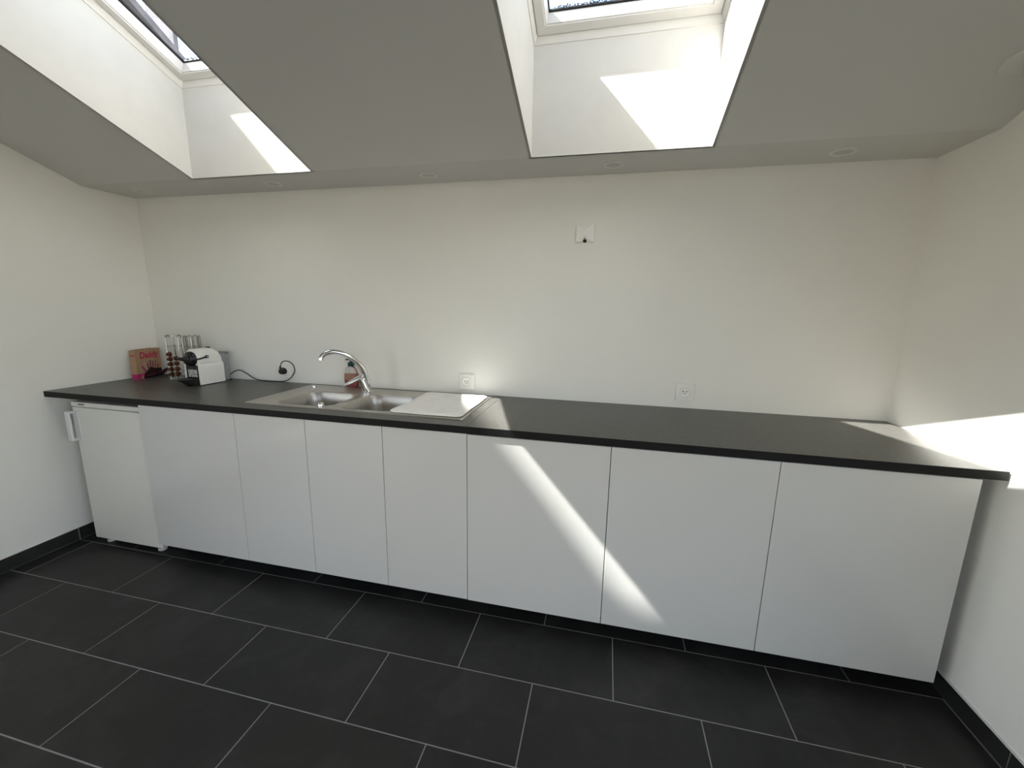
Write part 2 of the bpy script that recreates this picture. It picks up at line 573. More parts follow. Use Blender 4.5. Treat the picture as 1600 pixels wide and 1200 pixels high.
# ------------------------------------------------------------------ skirting tiles on the left, right and back walls
def skirting(name, axis, fixed, inward, length, start):
    root = bpy.data.objects.new(name, None)
    COL.objects.link(root)
    structure(root)
    t, h = 0.009, 0.0747
    lo, hi = sorted((fixed + inward * 0.0005, fixed + inward * t))
    p = start + 0.6
    while p > -length:
        b, a = min(p, -0.002 if axis == 'y' else 99), max(p - 0.6, -length)
        if axis == 'y' and b - a > 0.02:
            obj('tile', bx(lo, hi, a + 0.002, b - 0.002, 0.002, h), M['tile'], root, bevel=0.0008, seg=1)
        p -= 0.6
    if axis == 'y':
        obj('grout_line', bx(min(fixed, fixed + inward * 0.006), max(fixed, fixed + inward * 0.006), -length, -0.002, 0.0, h - 0.001), M['grout'], root)
        obj('sealant_bead', bx(min(fixed, fixed + inward * 0.0075), max(fixed, fixed + inward * 0.0075), -length, -0.01, h, h + 0.0035), M['sealant'], root)
    return root
skirting('baseboard_left', 'y', 0.0, 1, YR - 0.01, -R1)
skirting('baseboard_right', 'y', W, -1, YR - 0.01, -R1 - 0.25)

# ------------------------------------------------------------------ base units
YD = -0.6204
xd = [0.6497]
for wd in (0.6, 0.4, 0.4, 0.4, 0.6, 0.6, 0.6):
    xd.append(xd[-1] + wd)
def base_unit(x0, x1, doors, label, ztop, drop=0.0):
    root = thing('base_cabinet', label, 'cabinet', ((x0 + x1) / 2, -0.31, 0), group='white base cabinets under the worktop')
    ox, oy = (x0 + x1) / 2, -0.31
    bm = bmesh.new()
    box(bm, x0 + 0.001 - ox, x0 + 0.017 - ox, -0.585 - oy, -0.04 - oy, 0.082, ztop)
    box(bm, x1 - 0.017 - ox, x1 - 0.001 - ox, -0.585 - oy, -0.04 - oy, 0.082, ztop)
    box(bm, x0 + 0.017 - ox, x1 - 0.017 - ox, -0.585 - oy, -0.04 - oy, 0.082, 0.098)
    box(bm, x0 + 0.017 - ox, x1 - 0.017 - ox, -0.048 - oy, -0.04 - oy, 0.098, ztop)
    obj('carcass', bm, M['carcass'], root)
    for a, b in doors:
        obj('door', bx(a + 0.0014 - ox, b - 0.0014 - ox, YD - oy, YD + 0.018 - oy, 0.0815 - drop, 0.8765 - drop), M['door'], root, bevel=0.0012)
    for lx in (x0 + 0.06, x1 - 0.06):
        for ly in (-0.50, -0.10):
            bm = bmesh.new()
            lathe(bm, [(0.026, 0.0), (0.026, 0.006), (0.014, 0.012), (0.014, 0.07), (0.03, 0.074), (0.03, 0.082)], 12, (lx - ox, ly - oy, 0.0005))
            obj('leg', bm, M['legblack'], root, smooth=True)
    return root
base_unit(xd[0], xd[1], [(xd[0], xd[1])], 'white base cabinet with one gloss door, right beside the refrigerator', ZB - 0.002)
base_unit(xd[1], xd[3], [(xd[1], xd[2]), (xd[2], xd[3])], 'white sink base cabinet with two narrow gloss doors, under the steel bowls', 0.70)
base_unit(xd[3], xd[4], [(xd[3], xd[4])], 'white base cabinet with a single narrow gloss door, under the drying mat', ZB - 0.002)
base_unit(xd[4], xd[5], [(xd[4], xd[5])], 'white base cabinet with one wide gloss door, first to the right of the worktop seam', ZB - 0.002, 0.002)
base_unit(xd[5], xd[6], [(xd[5], xd[6])], 'white base cabinet with one wide gloss door, middle of the three wide ones', ZB - 0.002, 0.0015)
base_unit(xd[6], xd[7], [(xd[6], xd[7])], 'white base cabinet with one wide gloss door, last before the right wall', ZB - 0.002, 0.0015)

# ------------------------------------------------------------------ worktops
XS = 2.4478
YF = -0.6275
SX0, SX1, SY0, SY1 = 1.236, 2.401, -0.541, -0.045     # sink outline
def worktop(x0, x1, label, hole=None):
    root = thing('worktop', label, 'worktop', (x0, 0, ZB), group='dark grey worktops')
    bm = bmesh.new()
    z0, z1 = 0.0, ZT - ZB
    L = x1 - x0
    if hole is None:
        box(bm, 0, L, YF + 0.0012, -0.001, z0, z1)
    else:
        hx0, hx1, hy0, hy1 = hole[0] - x0, hole[1] - x0, hole[2], hole[3]
        xs_ = [0, hx0, hx1, L]
        ys_ = [YF + 0.0012, hy0, hy1, -0.001]
        for z, flip in ((z0, True), (z1, False)):
            g = [[bm.verts.new((x, y, z)) for x in xs_] for y in ys_]
            for j in range(3):
                for i in range(3):
                    if i == 1 and j == 1:
                        continue
                    f = (g[j][i], g[j][i + 1], g[j + 1][i + 1], g[j + 1][i])
                    bm.faces.new(f[::-1] if flip else f)
            if flip:
                g0 = g
        def wall_(a, b, c, d):
            bm.faces.new((a, b, c, d))
        for i in range(3):
            wall_(g0[0][i], g0[0][i + 1], g[0][i + 1], g[0][i])
            wall_(g0[3][i + 1], g0[3][i], g[3][i], g[3][i + 1])
            wall_(g0[i + 1][0], g0[i][0], g[i][0], g[i + 1][0])
            wall_(g0[i][3], g0[i + 1][3], g[i + 1][3], g[i][3])
        wall_(g0[1][2], g0[1][1], g[1][1], g[1][2])
        wall_(g0[2][1], g0[2][2], g[2][2], g[2][1])
        wall_(g0[1][1], g0[2][1], g[2][1], g[1][1])
        wall_(g0[2][2], g0[1][2], g[1][2], g[2][2])
    obj('slab', bm, M['top'], root)
    e = obj('edge_band', bx(0, L, YF, YF + 0.0012, 0, ZT - ZB - 0.0004), M['topedge'], root)
    e['label'] = 'darker front edge band'
    return root
worktop(0.001, XS - 0.0008, 'long dark grey laminate worktop with the steel sink let into it', (SX0 + 0.02, SX1 - 0.02, SY0 + 0.02, SY1 - 0.02))
worktop(XS + 0.0008, 4.3085, 'bare dark grey laminate worktop running from the seam to the right wall')

# ------------------------------------------------------------------ sink
def make_sink():
    root = thing('kitchen_sink', 'stainless steel inset sink with two bowls set in the long worktop', 'sink', (SX0, SY0, ZT))
    X0, Y0 = SX0, SY0
    def L(pts, z):
        return [Vector((x - X0, y - Y0, z)) for x, y in pts]
    bm = bmesh.new()
    steps = [(0.0, 0.0004, 0.004), (0.002, 0.0038, 0.004), (0.014, 0.0044, 0.008), (0.019, 0.0020, 0.010)]
    vs = loft(bm, [L(rrect(SX0 + i, SX1 - i, SY0 + i, SY1 - i, 0.006 + r), z) for i, z, r in steps], False, False)
    B1 = (1.362, 1.690, -0.505, -0.188, 0.075)
    B2 = (1.728, 2.045, -0.505, -0.172, 0.075)
    hl = []
    dz = 0.0020
    for b in (B1, B2):
        pts = rrect(*b, n=8)
        hl.append([bm.verts.new(p) for p in L(pts, dz)])
    for l in hl:
        for i in range(len(l)):
            bm.edges.new((l[i], l[(i + 1) % len(l)]))
    edges = [e for e in bm.edges if len(e.link_faces) == 0]
    last = vs[-1]
    edges += [bm.edges.get((last[i], last[(i + 1) % len(last)])) for i in range(len(last))]
    bmesh.ops.triangle_fill(bm, edges=edges, use_beauty=True)
    deck = obj('deck', bm, M['steel'], root, smooth=True)
    for b in (B1, B2):
        bm = bmesh.new()
        prof = [(0, dz + 0.0002), (0.003, dz - 0.001), (0.006, dz - 0.005), (0.010, -0.06), (0.016, -0.125), (0.024, -0.148), (0.042, -0.160), (0.075, -0.163)]
        lp = []
        for i, z in prof:
            r = max(b[4] - i * 0.55, 0.012)
            lp.append(L(rrect(b[0] + i, b[1] - i, b[2] + i, b[3] - i, r, 8), z))
        loft(bm, lp, False, True)
        bo = obj('bowl', bm, M['steel'], root, smooth=True)
        bm = bmesh.new()
        cx, cy = (b[0] + b[1]) / 2 - X0, (b[2] + b[3]) / 2 - Y0
        lathe(bm, [(0.045, -0.1625), (0.043, -0.160), (0.036, -0.161), (0.030, -0.1622), (0.010, -0.1622), (0.008, -0.157), (0.0, -0.157)], 24, (cx, cy, 0))
        obj('drain', bm, M['chrome'], bo, smooth=True)
    # raised drainer ribs, mostly under the mat
    bm = bmesh.new()
    for k in range(6):
        x = 2.10 + k * 0.045 - X0
        box(bm, x, x + 0.012, -0.47 - Y0, -0.15 - Y0, 0.0018, 0.0032)
    obj('drainer_rib', bm, M['steel'], root, bevel=0.001)['kind'] = 'stuff'
    # chrome knobs that work the waste plugs
    for (kx, ky, s) in ((1.664, -0.516, 1.0), (1.322, -0.125, 0.85)):
        bm = bmesh.new()
        lathe(bm, [(0.0175 * s, 0.0022), (0.0175 * s, 0.006), (0.015 * s, 0.008), (0.015 * s, 0.017 * s + 0.003), (0.0125 * s, 0.020 * s + 0.003), (0.006 * s, 0.0185 * s + 0.003), (0, 0.0185 * s + 0.003)], 20, (kx - X0, ky - Y0, 0))
        obj('waste_knob', bm, M['chrome'], root, smooth=True)
    return root
make_sink()

# ------------------------------------------------------------------ mixer tap
def make_tap():
    bx0, by0 = 1.686, -0.148
    root = thing('kitchen_tap', 'chrome mixer tap with a long curved spout behind the two sink bowls', 'tap', (bx0, by0, ZT + 0.002))
    def q(p):
        return Vector(p) - Vector((bx0, by0, ZT + 0.002))
    bm = bmesh.new()
    lathe(bm, [(0.029, 0.0001), (0.029, 0.004), (0.026, 0.006), (0, 0.006)], 28)
    obj('base_ring', bm, M['chrome'], root, smooth=True)
    bm = bmesh.new()
    tube(bm, [q((1.686, -0.148, ZT + 0.007)), q((1.683, -0.150, ZT + 0.02)), q((1.673, -0.156, ZT + 0.060)), q((1.664, -0.161, ZT + 0.084)), q((1.662, -0.162, ZT + 0.088))], [0.0245, 0.0245, 0.0225, 0.0215, 0.017], 24)
    obj('body', bm, M['chrome'], root, smooth=True)
    bm = bmesh.new()
    sp = spline([q((1.692, -0.143, ZT + 0.010)), q((1.691, -0.145, ZT + 0.055)), q((1.686, -0.150, ZT + 0.095)), q((1.674, -0.165, 1.058)), q((1.647, -0.198, 1.108)), q((1.610, -0.233, 1.141)), q((1.566, -0.265, 1.155)), q((1.535, -0.288, 1.146)), q((1.519, -0.299, 1.128)), q((1.515, -0.302, 1.112))], 6)
    n = len(sp)
    rad = [0.0185 - 0.0055 * min(1, i / (n * 0.8)) for i in range(n)]
    for i in range(n - 9, n):
        rad[i] = 0.0130 + 0.0018 * (i - n + 10) / 9
    tube(bm, sp, rad, 16)
    obj('spout', bm, M['chrome'], root, smooth=True)
    # lever: a flat tapering paddle leaning forward from the top of the body
    bm = bmesh.new()
    a, b = q((1.669, -0.150, ZT + 0.100)), q((1.598, -0.243, ZT + 0.052))
    d = (b - a).normalized()
    s = d.cross(Vector((0, 0, 1))).normalized()
    u = s.cross(d).normalized()
    loops = []
    for t, wd, th in ((0, 0.010, 0.006), (0.04, 0.019, 0.012), (0.25, 0.0225, 0.013), (0.6, 0.017, 0.009), (0.93, 0.0135, 0.006), (1.0, 0.010, 0.004)):
        c = a.lerp(b, t)
        loops.append([c + s * wd * math.cos(k * math.pi / 8) + u * th * math.sin(k * math.pi / 8) for k in range(16)])
    loft(bm, loops)
    obj('lever', bm, M['chrome'], root, smooth=True)
    return root
make_tap()

# ------------------------------------------------------------------ drying mat
def make_mat():
    x0, x1, y0, y1 = 2.024, 2.386, -0.520, -0.068
    bm = bmesh.new()
    rnd = random.Random(3)
    base = rrect(x0, x1, y0, y1, 0.032, 6)
    cx, cy = (x0 + x1) / 2, (y0 + y1) / 2
    # densify the outline so its edge can wander a little
    pts = []
    for i, p in enumerate(base):
        p2 = base[(i + 1) % len(base)]
        d = math.hypot(p2[0] - p[0], p2[1] - p[1])
        k = max(1, int(d / 0.02))
        for j in range(k):
            pts.append((p[0] + (p2[0] - p[0]) * j / k, p[1] + (p2[1] - p[1]) * j / k))
    def wob(p):
        a = math.atan2(p[1] - cy, p[0] - cx)
        f = 1 + 0.006 * math.sin(3 * a + 0.5) + 0.004 * math.sin(7 * a)
        x = cx + (p[0] - cx) * f
        y = cy + (p[1] - cy) * f
        if p[0] < cx:
            x += 0.010 * math.sin((p[1] - y0) / (y1 - y0) * math.pi)
        return x, y
    pts = [wob(p) for p in pts]
    def lp(sc, z, jit=0.0):
        return [Vector((cx + (x - cx) * sc - x0, cy + (y - cy) * sc - y0, z + jit * rnd.uniform(-1, 1))) for x, y in pts]
    loft(bm, [lp(0.985, 0.0), lp(1.0, 0.0022), lp(1.0, 0.0058), lp(0.985, 0.0078), lp(0.7, 0.0080), lp(0.3, 0.0080)])
    o = obj('drying_mat', bm, M['matw'], None, smooth=True, loc=(x0, y0, ZT + 0.0047))
    tag(o, 'white towelling drying mat with rounded corners lying over the sink drainer', 'mat')
make_mat()

# ------------------------------------------------------------------ soap dispenser
def make_soap():
    root = thing('soap_dispenser', 'pump bottle of red hand soap with dark green top, behind the tap', 'soap bottle', (1.508, -0.0255, ZT + 0.0005))
    def oval(prof, n=28, ky=0.42):
        bm = bmesh.new()
        lathe(bm, prof, n, (0, 0, 0), 'z', 1.0, ky)
        return bm
    P = [(0.030, 0.0), (0.040, 0.003), (0.0475, 0.030), (0.0485, 0.055), (0.046, 0.085), (0.038, 0.110), (0.024, 0.124), (0.013, 0.129), (0.013, 0.134)]
    obj('bottle', oval(P), M['bottle'], root, smooth=True)
    Q = [(0.028, 0.002), (0.0375, 0.005), (0.0455, 0.030), (0.0465, 0.055), (0.0452, 0.078), (0.0445, 0.082)]
    s = obj('soap', oval(Q, ky=0.40), M['soap'], root, smooth=True)
    s['label'] = 'red liquid soap'
    bm = bmesh.new()
    lp = []
    for z, r in ((0.045, 0.0490), (0.055, 0.0492), (0.070, 0.0486), (0.086, 0.0468)):
        lp.append([Vector((r * math.cos(a), 0.42 * r * math.sin(a) - 0.0004, z)) for a in [math.radians(-140 + 10 * k) for k in range(11)]])
    loft(bm, lp, False, False, closed=False)
    obj('front_label', bm, M['bluesign'], root, smooth=True)
    bm = bmesh.new()
    lathe(bm, [(0.0165, 0.130), (0.0185, 0.133), (0.0185, 0.148), (0.012, 0.155), (0.006, 0.156), (0.006, 0.168), (0, 0.168)], 20)
    c = obj('collar', bm, M['green'], root, smooth=True)
    bm = bmesh.new()
    tube(bm, [(0.020, -0.002, 0.170), (0.008, -0.001, 0.1715), (-0.012, 0.0, 0.1700), (-0.030, 0.0, 0.1675), (-0.036, 0.0, 0.1655)], [0.004, 0.0062, 0.0060, 0.0042, 0.0036], 10)
    obj('pump_head', bm, M['green'], root, smooth=True)
    bm = bmesh.new()
    tube(bm, [(0, 0, 0.012), (0, 0, 0.130)], 0.0028, 8)
    obj('dip_tube', bm, M['plastic'], root, smooth=True)
make_soap()

# ------------------------------------------------------------------ wall sockets
def socket_bm_ring():
    bm = bmesh.new()
    lathe(bm, [(0.0285, -0.0110), (0.0285, -0.0165), (0.0265, -0.0185), (0.0245, -0.0185), (0.0225, -0.0130), (0, -0.0130)], 36, axis='y')
    return bm
def make_socket(x, z, label):
    root = thing('wall_socket', label, 'socket', (x, 0, z), group='white wall sockets above the worktop')
    bm = bmesh.new()
    h = 0.0442
    loft(bm, [[(-h, -0.0002, -h), (h, -0.0002, -h), (h, -0.0002, h), (-h, -0.0002, h)], [(-h, -0.0095, -h), (h, -0.0095, -h), (h, -0.0095, h), (-h, -0.0095, h)],
              [(-h + 0.002, -0.0118, -h + 0.002), (h - 0.002, -0.0118, -h + 0.002), (h - 0.002, -0.0118, h - 0.002), (-h + 0.002, -0.0118, h - 0.002)]])
    obj('plate', bm, M['plastic'], root)
    obj('insert', socket_bm_ring(), M['plastic'], root, smooth=True)
    for dx, dz in ((-0.0088, 0.004), (0.0088, 0.004), (0.0, -0.0065)):
        bm = bmesh.new()
        lathe(bm, [(0.0030, -0.0128), (0.0030, -0.01315), (0, -0.01315)], 12, (dx, 0, dz), 'y')
        obj('pin_hole', bm, M['dark'], root)
    bm = bmesh.new()
    lathe(bm, [(0.0022, -0.0117), (0.0022, -0.0125), (0, -0.0130)], 10, (0.033, 0, -0.006), 'y')
    obj('indicator', bm, M['plastic'], root)
    return root
make_socket(1.0215, 0.9845, 'white wall socket with a black plug pushed into it, behind the coffee machine cord')
make_socket(2.240, 0.9825, 'empty white wall socket above the drying mat')
make_socket(3.4125, 0.9955, 'empty white wall socket above the bare right-hand worktop')

# cable outlet cover high on the wall
def make_cover():
    root = thing('cable_outlet_cover', 'small white faceted cable outlet cover high on the bare back wall', 'outlet cover', (2.871, 0, 1.783))
    h = 0.0445
    bm = bmesh.new()
    # square foot, a roof-like top facet, two flat side facets, arched bottom notch
    A = [(-h, 0, h), (h, 0, h), (h, 0, -h), (-h, 0, -h)]
    n = 10
    arch = [(0.0115 * math.cos(math.pi * k / n), 0.0115 * math.sin(math.pi * k / n) * 1.25) for k in range(n + 1)]      # right to left
    yf, ya = -0.012, -0.026
    def outline(y, sh):
        pts = [(-h + sh, h - sh), (h - sh, h - sh), (h - sh, -h + sh)] + [(ax, -h + sh + az) for ax, az in arch] + [(-h + sh, -h + sh)]
        return [Vector((x, y, z)) for x, z in pts]
    o0, o1 = outline(-0.0002, 0), outline(yf, 0.001)
    v0 = [bm.verts.new(p) for p in o0]
    v1 = [bm.verts.new(p) for p in o1]
    k = len(v0)
    for i in range(k):
        bm.faces.new((v0[i], v0[(i + 1) % k], v1[(i + 1) % k], v1[i]))
    apex = bm.verts.new((-0.002, ya, 0.012))
    low = bm.verts.new((-0.001, ya + 0.003, -h + 0.026))
    bm.faces.new((v1[0], v1[1], apex))
    bm.faces.new((v1[1], v1[2], low, apex))
    bm.faces.new((v1[-1], v1[0], apex, low))
    ar = v1[2:]
    mid = 3 + n // 2
    for i in range(2, k - 1):
        bm.faces.new((v1[i], v1[i + 1], low))
    obj('shell', bm, M['plastic'], root)
    bm = bmesh.new()
    lathe(bm, [(0.0118, -0.0003), (0.0118, -0.0012), (0, -0.0012)], 20, (0, 0, -h + 0.0095), 'y')
    obj('cable_hole', bm, M['dark'], root)
    return root
make_cover()

# ------------------------------------------------------------------ recessed ceiling spots
def spot_parts(root, r=0.048):
    bm = bmesh.new()
    lathe(bm, [(r, -0.0002), (r, -0.003), (r - 0.004, -0.0055), (r * 0.72, -0.0045), (r * 0.66, -0.002), (r * 0.66, -0.0002)], 40, caps=False)
    obj('bezel', bm, M['spot'], root, smooth=True)
    bm = bmesh.new()
    lathe(bm, [(r * 0.665, -0.0004), (r * 0.665, -0.0022), (0, -0.0022)], 32)
    obj('lens', bm, M['lens'], root, smooth=True)
for i, (x, where) in enumerate(((0.252, 'in the corner over the sugar box'), (1.170, 'just below the roof window shaft by the left wall'),
                                (2.088, 'between the two roof window shafts'), (2.990, 'just below the roof window shaft over the wide doors'),
                                (3.902, 'over the right end of the worktop'))):
    r = thing('ceiling_spot', 'unlit round white ceiling spot ' + where, 'ceiling light', (x, -0.142, ZC), group='unlit recessed spots along the back wall')
    spot_parts(r)
def make_detector():
    y = -0.548
    root = thing('ceiling_sensor', 'round white ceiling sensor with a dark centre on the sloping ceiling', 'sensor', (4.166, y, zs(y)))
    root.rotation_euler = (-TH, 0, 0)
    bm = bmesh.new()
    lathe(bm, [(0.056, -0.0002), (0.056, -0.004), (0.052, -0.007), (0.030, -0.011), (0.012, -0.0125), (0, -0.0125)], 40)
    obj('dome', bm, M['ceiling'], root, smooth=True)
    bm = bmesh.new()
    lathe(bm, [(0.0065, -0.0120), (0.0065, -0.0150), (0.004, -0.0165), (0, -0.0165)], 16)
    obj('dark_eye', bm, M['dark'], root, smooth=True)
make_detector()

# ------------------------------------------------------------------ refrigerator
def make_fridge():
    x0, x1 = 0.147, 0.643
    ox, oy = (x0 + x1) / 2, -0.30
    root = thing('refrigerator', 'small off-white under-counter refrigerator standing next to the left wall', 'refrigerator', (ox, oy, 0))
    def B(a, b, c, d, e, f):
        return bx(a - ox, b - ox, c - oy, d - oy, e, f)
    obj('cabinet', B(x0, x1, -0.545, -0.045, 0.03, 0.828), M['fridge'], root, bevel=0.004)
    obj('top_lid', B(x0 - 0.002, x1, -0.602, -0.045, 0.8315, 0.8576), M['fridge'], root, bevel=0.003)
    obj('door', B(x0 + 0.001, x1, -0.601, -0.549, 0.0405, 0.8275), M['fridge'], root, bevel=0.004)
    obj('door_seal', B(x0 + 0.008, x1 - 0.008, -0.549, -0.545, 0.05, 0.82), M['carcass'], root)
    # maker's mark: a row of tiny dark strokes, unreadable in the photo
    bm = bmesh.new()
    for k in range(7):
        a = 0.199 + k * 0.0064
        box(bm, a - ox, a + 0.0048 - ox, -0.6026 - oy, -0.6019 - oy, 0.8425, 0.8485)
    obj('badge', bm, M['dark'], root)
    # handle: back plate, grip bar and end caps
    hz0, hz1 = 0.641, 0.808
    h = obj('handle', B(0.146, 0.176, -0.640, -0.629, hz0, hz1), M['fridgeh'], root, bevel=0.004)
    obj('handle_plate', B(0.152, 0.190, -0.6075, -0.6012, hz0 + 0.003, hz1 - 0.003), M['fridgeh'], h, bevel=0.002)
    for a in (hz0, hz1 - 0.012):
        obj('handle_cap', B(0.148, 0.178, -0.631, -0.6070, a, a + 0.012), M['fridgeh'], h, bevel=0.003)
    for fx in (x0 + 0.05, x1 - 0.065):
        for fy in (-0.555, -0.10):
            bm = bmesh.new()
            lathe(bm, [(0.020, 0.0005), (0.022, 0.004), (0.022, 0.014), (0.010, 0.017), (0.010, 0.031)], 16, (fx - ox, fy - oy, 0))
            obj('foot', bm, M['sealant'], root, smooth=True)
    obj('toe_panel', B(x0 + 0.01, x1 - 0.01, -0.52, -0.50, 0.012, 0.03), M['legblack'], root)
make_fridge()

# ------------------------------------------------------------------ sugar box
def make_sugar():
    a = 1.867
    root = thing('sugar_box', 'torn open kraft card box of sugar sticks standing against the left wall', 'box', (0.103, -0.220, ZT + 0.0003), a)
    Wd, Dp, H = 0.206, 0.034, 0.184
    t = 0.001
    # local frame: x along the front, y = into the box, front face at y = 0
    def panel(nm, pts, y0_, y1_, m):
        bm = bmesh.new()
        prism(bm, pts, 'y', y0_, y1_)
        return obj(nm, bm, m, root)
    op = [(0.235, 0.0), (0.27, 0.17), (0.33, 0.245), (0.41, 0.30), (0.52, 0.385), (0.60, 0.355), (0.70, 0.315), (0.82, 0.285), (1.0, 0.27)]
    P = [(0, 0)] + [(u * Wd, v * H) for u, v in op] + [(Wd, H), (0, H)]
    panel('front_panel', P, 0, t, M['card'])
    obj('back_panel', bx(0, Wd, Dp - t, Dp, 0, H), M['card'], root)
    obj('inner_lining', bx(t, Wd - t, Dp - 2 * t, Dp - t - 0.0001, t, H - t), M['cardin'], root)
    obj('side_panel', bx(0, t, t, Dp - t, 0, H), M['card'], root)
    obj('side_panel', bx(Wd - t, Wd, t, Dp - t, 0, H), M['card'], root)
    obj('inner_lining', bx(Wd - 2 * t, Wd - t - 0.0001, t, Dp - 2 * t, t, H - t), M['cardin'], root)
    obj('bottom_panel', bx(t, Wd - t, t, Dp - t, 0, t), M['cardin'], root)
    # lid with a slightly raised tuck edge
    bm = bmesh.new()
    box(bm, 0, Wd, 0, Dp, H - 0.0002, H + t)
    box(bm, 0.02, Wd - 0.03, Dp - 0.004, Dp, H + t, H + 0.004)
    obj('lid', bm, M['card'], root)
    # folded-out flap
    bm = bmesh.new()
    lo = [(0.235, 0.0, 0.0005), (0.62, 0.0, 0.0005), (1.0, 0.0, 0.0005)]
    mi = [(0.26, -0.016, 0.07), (0.62, -0.026, 0.09), (1.06, -0.022, 0.12)]
    hi = [(0.30, -0.018, 0.155), (0.55, -0.034, 0.19), (0.80, -0.040, 0.215), (1.14, -0.026, 0.27)]
    rows = [[(u * Wd, y, v * H) for u, y, v in lo], [(u * Wd, y, v * H) for u, y, v in mi], [(hi[0][0] * Wd, hi[0][1], hi[0][2] * H), (hi[2][0] * Wd * 0.85, hi[1][1], hi[1][2] * H), (hi[3][0] * Wd, hi[3][1], hi[3][2] * H)]]
    loft(bm, rows, False, False, closed=False)
    f = obj('torn_flap', bm, M['maroon'], root)
    so = f.modifiers.new('thickness', 'SOLIDIFY')
    so.thickness = 0.0012
    # magenta band with the pale triangle
    bm = bmesh.new()
    prism(bm, [(0.0, 0.001), (0.025, 0.001), (0.041, 0.030), (0.0455, 0.001), (0.048, 0.001), (0.056, 0.031), (0.0555, 0.034), (0.0, 0.034)], 'y', -0.0004, -0.0001)
    obj('magenta_band', bm, M['magenta'], root)
    obj('magenta_band', bx(-0.0004, -0.0001, 0, Dp, 0.001, 0.034), M['magenta'], root)
    obj('side_stripe', bx(-0.0004, -0.0001, 0.001, Dp - 0.001, 0.150, 0.156), M['crimson'], root)
    # printed sugar sticks in a fan
    bmA, bmB = bmesh.new(), {}
    cols = ['redpr', 'pinkline', 'redpr', 'violetpr', 'redpr', 'brownpr', 'redpr']
    for k, (ux, vz, ang, ln) in enumerate(((0.040, 0.086, 33, 0.055), (0.063, 0.104, 22, 0.058), (0.087, 0.102, 12, 0.045), (0.113, 0.116, 1, 0.045), (0.135, 0.110, -5, 0.046), (0.160, 0.112, -10, 0.052), (0.180, 0.086, -16, 0.034))):
        c, s = math.cos(math.radians(ang)), math.sin(math.radians(ang))
        def rot(x, z):
            return (ux + x * c - z * s, vz + x * s + z * c)
        hw = 0.0085
        prism(bmA, [rot(-hw, -ln), rot(hw, -ln), rot(hw, 0), rot(-hw, 0)], 'y', -0.0003, -0.0001)
        b = bmB.setdefault(cols[k], bmesh.new())
        prism(b, [rot(-hw * 0.68, -ln + 0.001), rot(hw * 0.68, -ln + 0.001), rot(hw * 0.68, -0.004), rot(-hw * 0.68, -0.004)], 'y', -0.0006, -0.0003)
    obj('print', bmA, M['pinkline'], root)['kind'] = 'stuff'
    for k, b in bmB.items():
        obj('print', b, M[k], root)['kind'] = 'stuff'
    # the word on the front
    cu = bpy.data.curves.new('lettering', 'FONT')
    cu.body = 'Daddy'
    cu.size = 0.056
    cu.extrude = 0.0002
    cu.offset = 0.0019
    cu.space_character = 1.02
    cu.materials.append(M['crimson'])
    tmp = bpy.data.objects.new('lettering', cu)
    COL.objects.link(tmp)
    bpy.context.view_layer.update()
    me = bpy.data.meshes.new_from_object(tmp.evaluated_get(bpy.context.evaluated_depsgraph_get()))
    bpy.data.objects.remove(tmp)
    tx = link_mesh('lettering', me, root, (0.036, -0.0004, 0.131))
    tx.rotation_euler = (math.radians(90), 0, 0)
make_sugar()

# ------------------------------------------------------------------ capsule racks and capsules
def make_rack(x, y, label, turn):
    root = thing('capsule_rack', label, 'rack', (x, y, ZT), turn, group='wire racks for coffee capsules')
    bm = bmesh.new()
    lathe(bm, [(0.052, 0.0005), (0.054, 0.0025), (0.052, 0.0045), (0.02, 0.006), (0, 0.006)], 36)
    obj('base', bm, M['wire'], root, smooth=True)
    bm = bmesh.new()
    tube(bm, [(0, 0, 0.005), (0, 0, 0.225)], 0.0028, 8)
    obj('centre_post', bm, M['wire'], root, smooth=True)
    H = 0.285
    for k in range(8):
        a = math.radians(45 * k)
        d, s = Vector((math.cos(a), math.sin(a), 0)), Vector((-math.sin(a), math.cos(a), 0))
        r, hw = 0.040, 0.0125
        pts = [d * r - s * hw + Vector((0, 0, 0.004)), d * r - s * hw + Vector((0, 0, H - 0.014))]
        pts += [d * r - s * hw * math.cos(math.pi * j / 8) + Vector((0, 0, H - 0.014 + 0.013 * math.sin(math.pi * j / 8))) for j in range(1, 8)]
        pts += [d * r + s * hw + Vector((0, 0, H - 0.014)), d * r + s * hw + Vector((0, 0, 0.004))]
        bm = bmesh.new()
        tube(bm, pts, 0.0019, 6)
        obj('wire_loop', bm, M['wire'], root, smooth=True)
    for z in (0.052, 0.215):
        bm = bmesh.new()
        P = [(0.038 * math.cos(math.radians(15 * j)), 0.038 * math.sin(math.radians(15 * j)), z) for j in range(25)]
        tube(bm, P, 0.0013, 6)
        obj('wire_ring', bm, M['wire'], root, smooth=True)
    return root
RK1 = (0.300, -0.118)
AZ = math.radians(-38)
make_rack(RK1[0], RK1[1], 'chrome wire capsule rack with nine brown capsules, behind the torn box', AZ)
make_rack(0.425, -0.100, 'empty chrome wire capsule rack half hidden behind the coffee machine', AZ + 0.3)

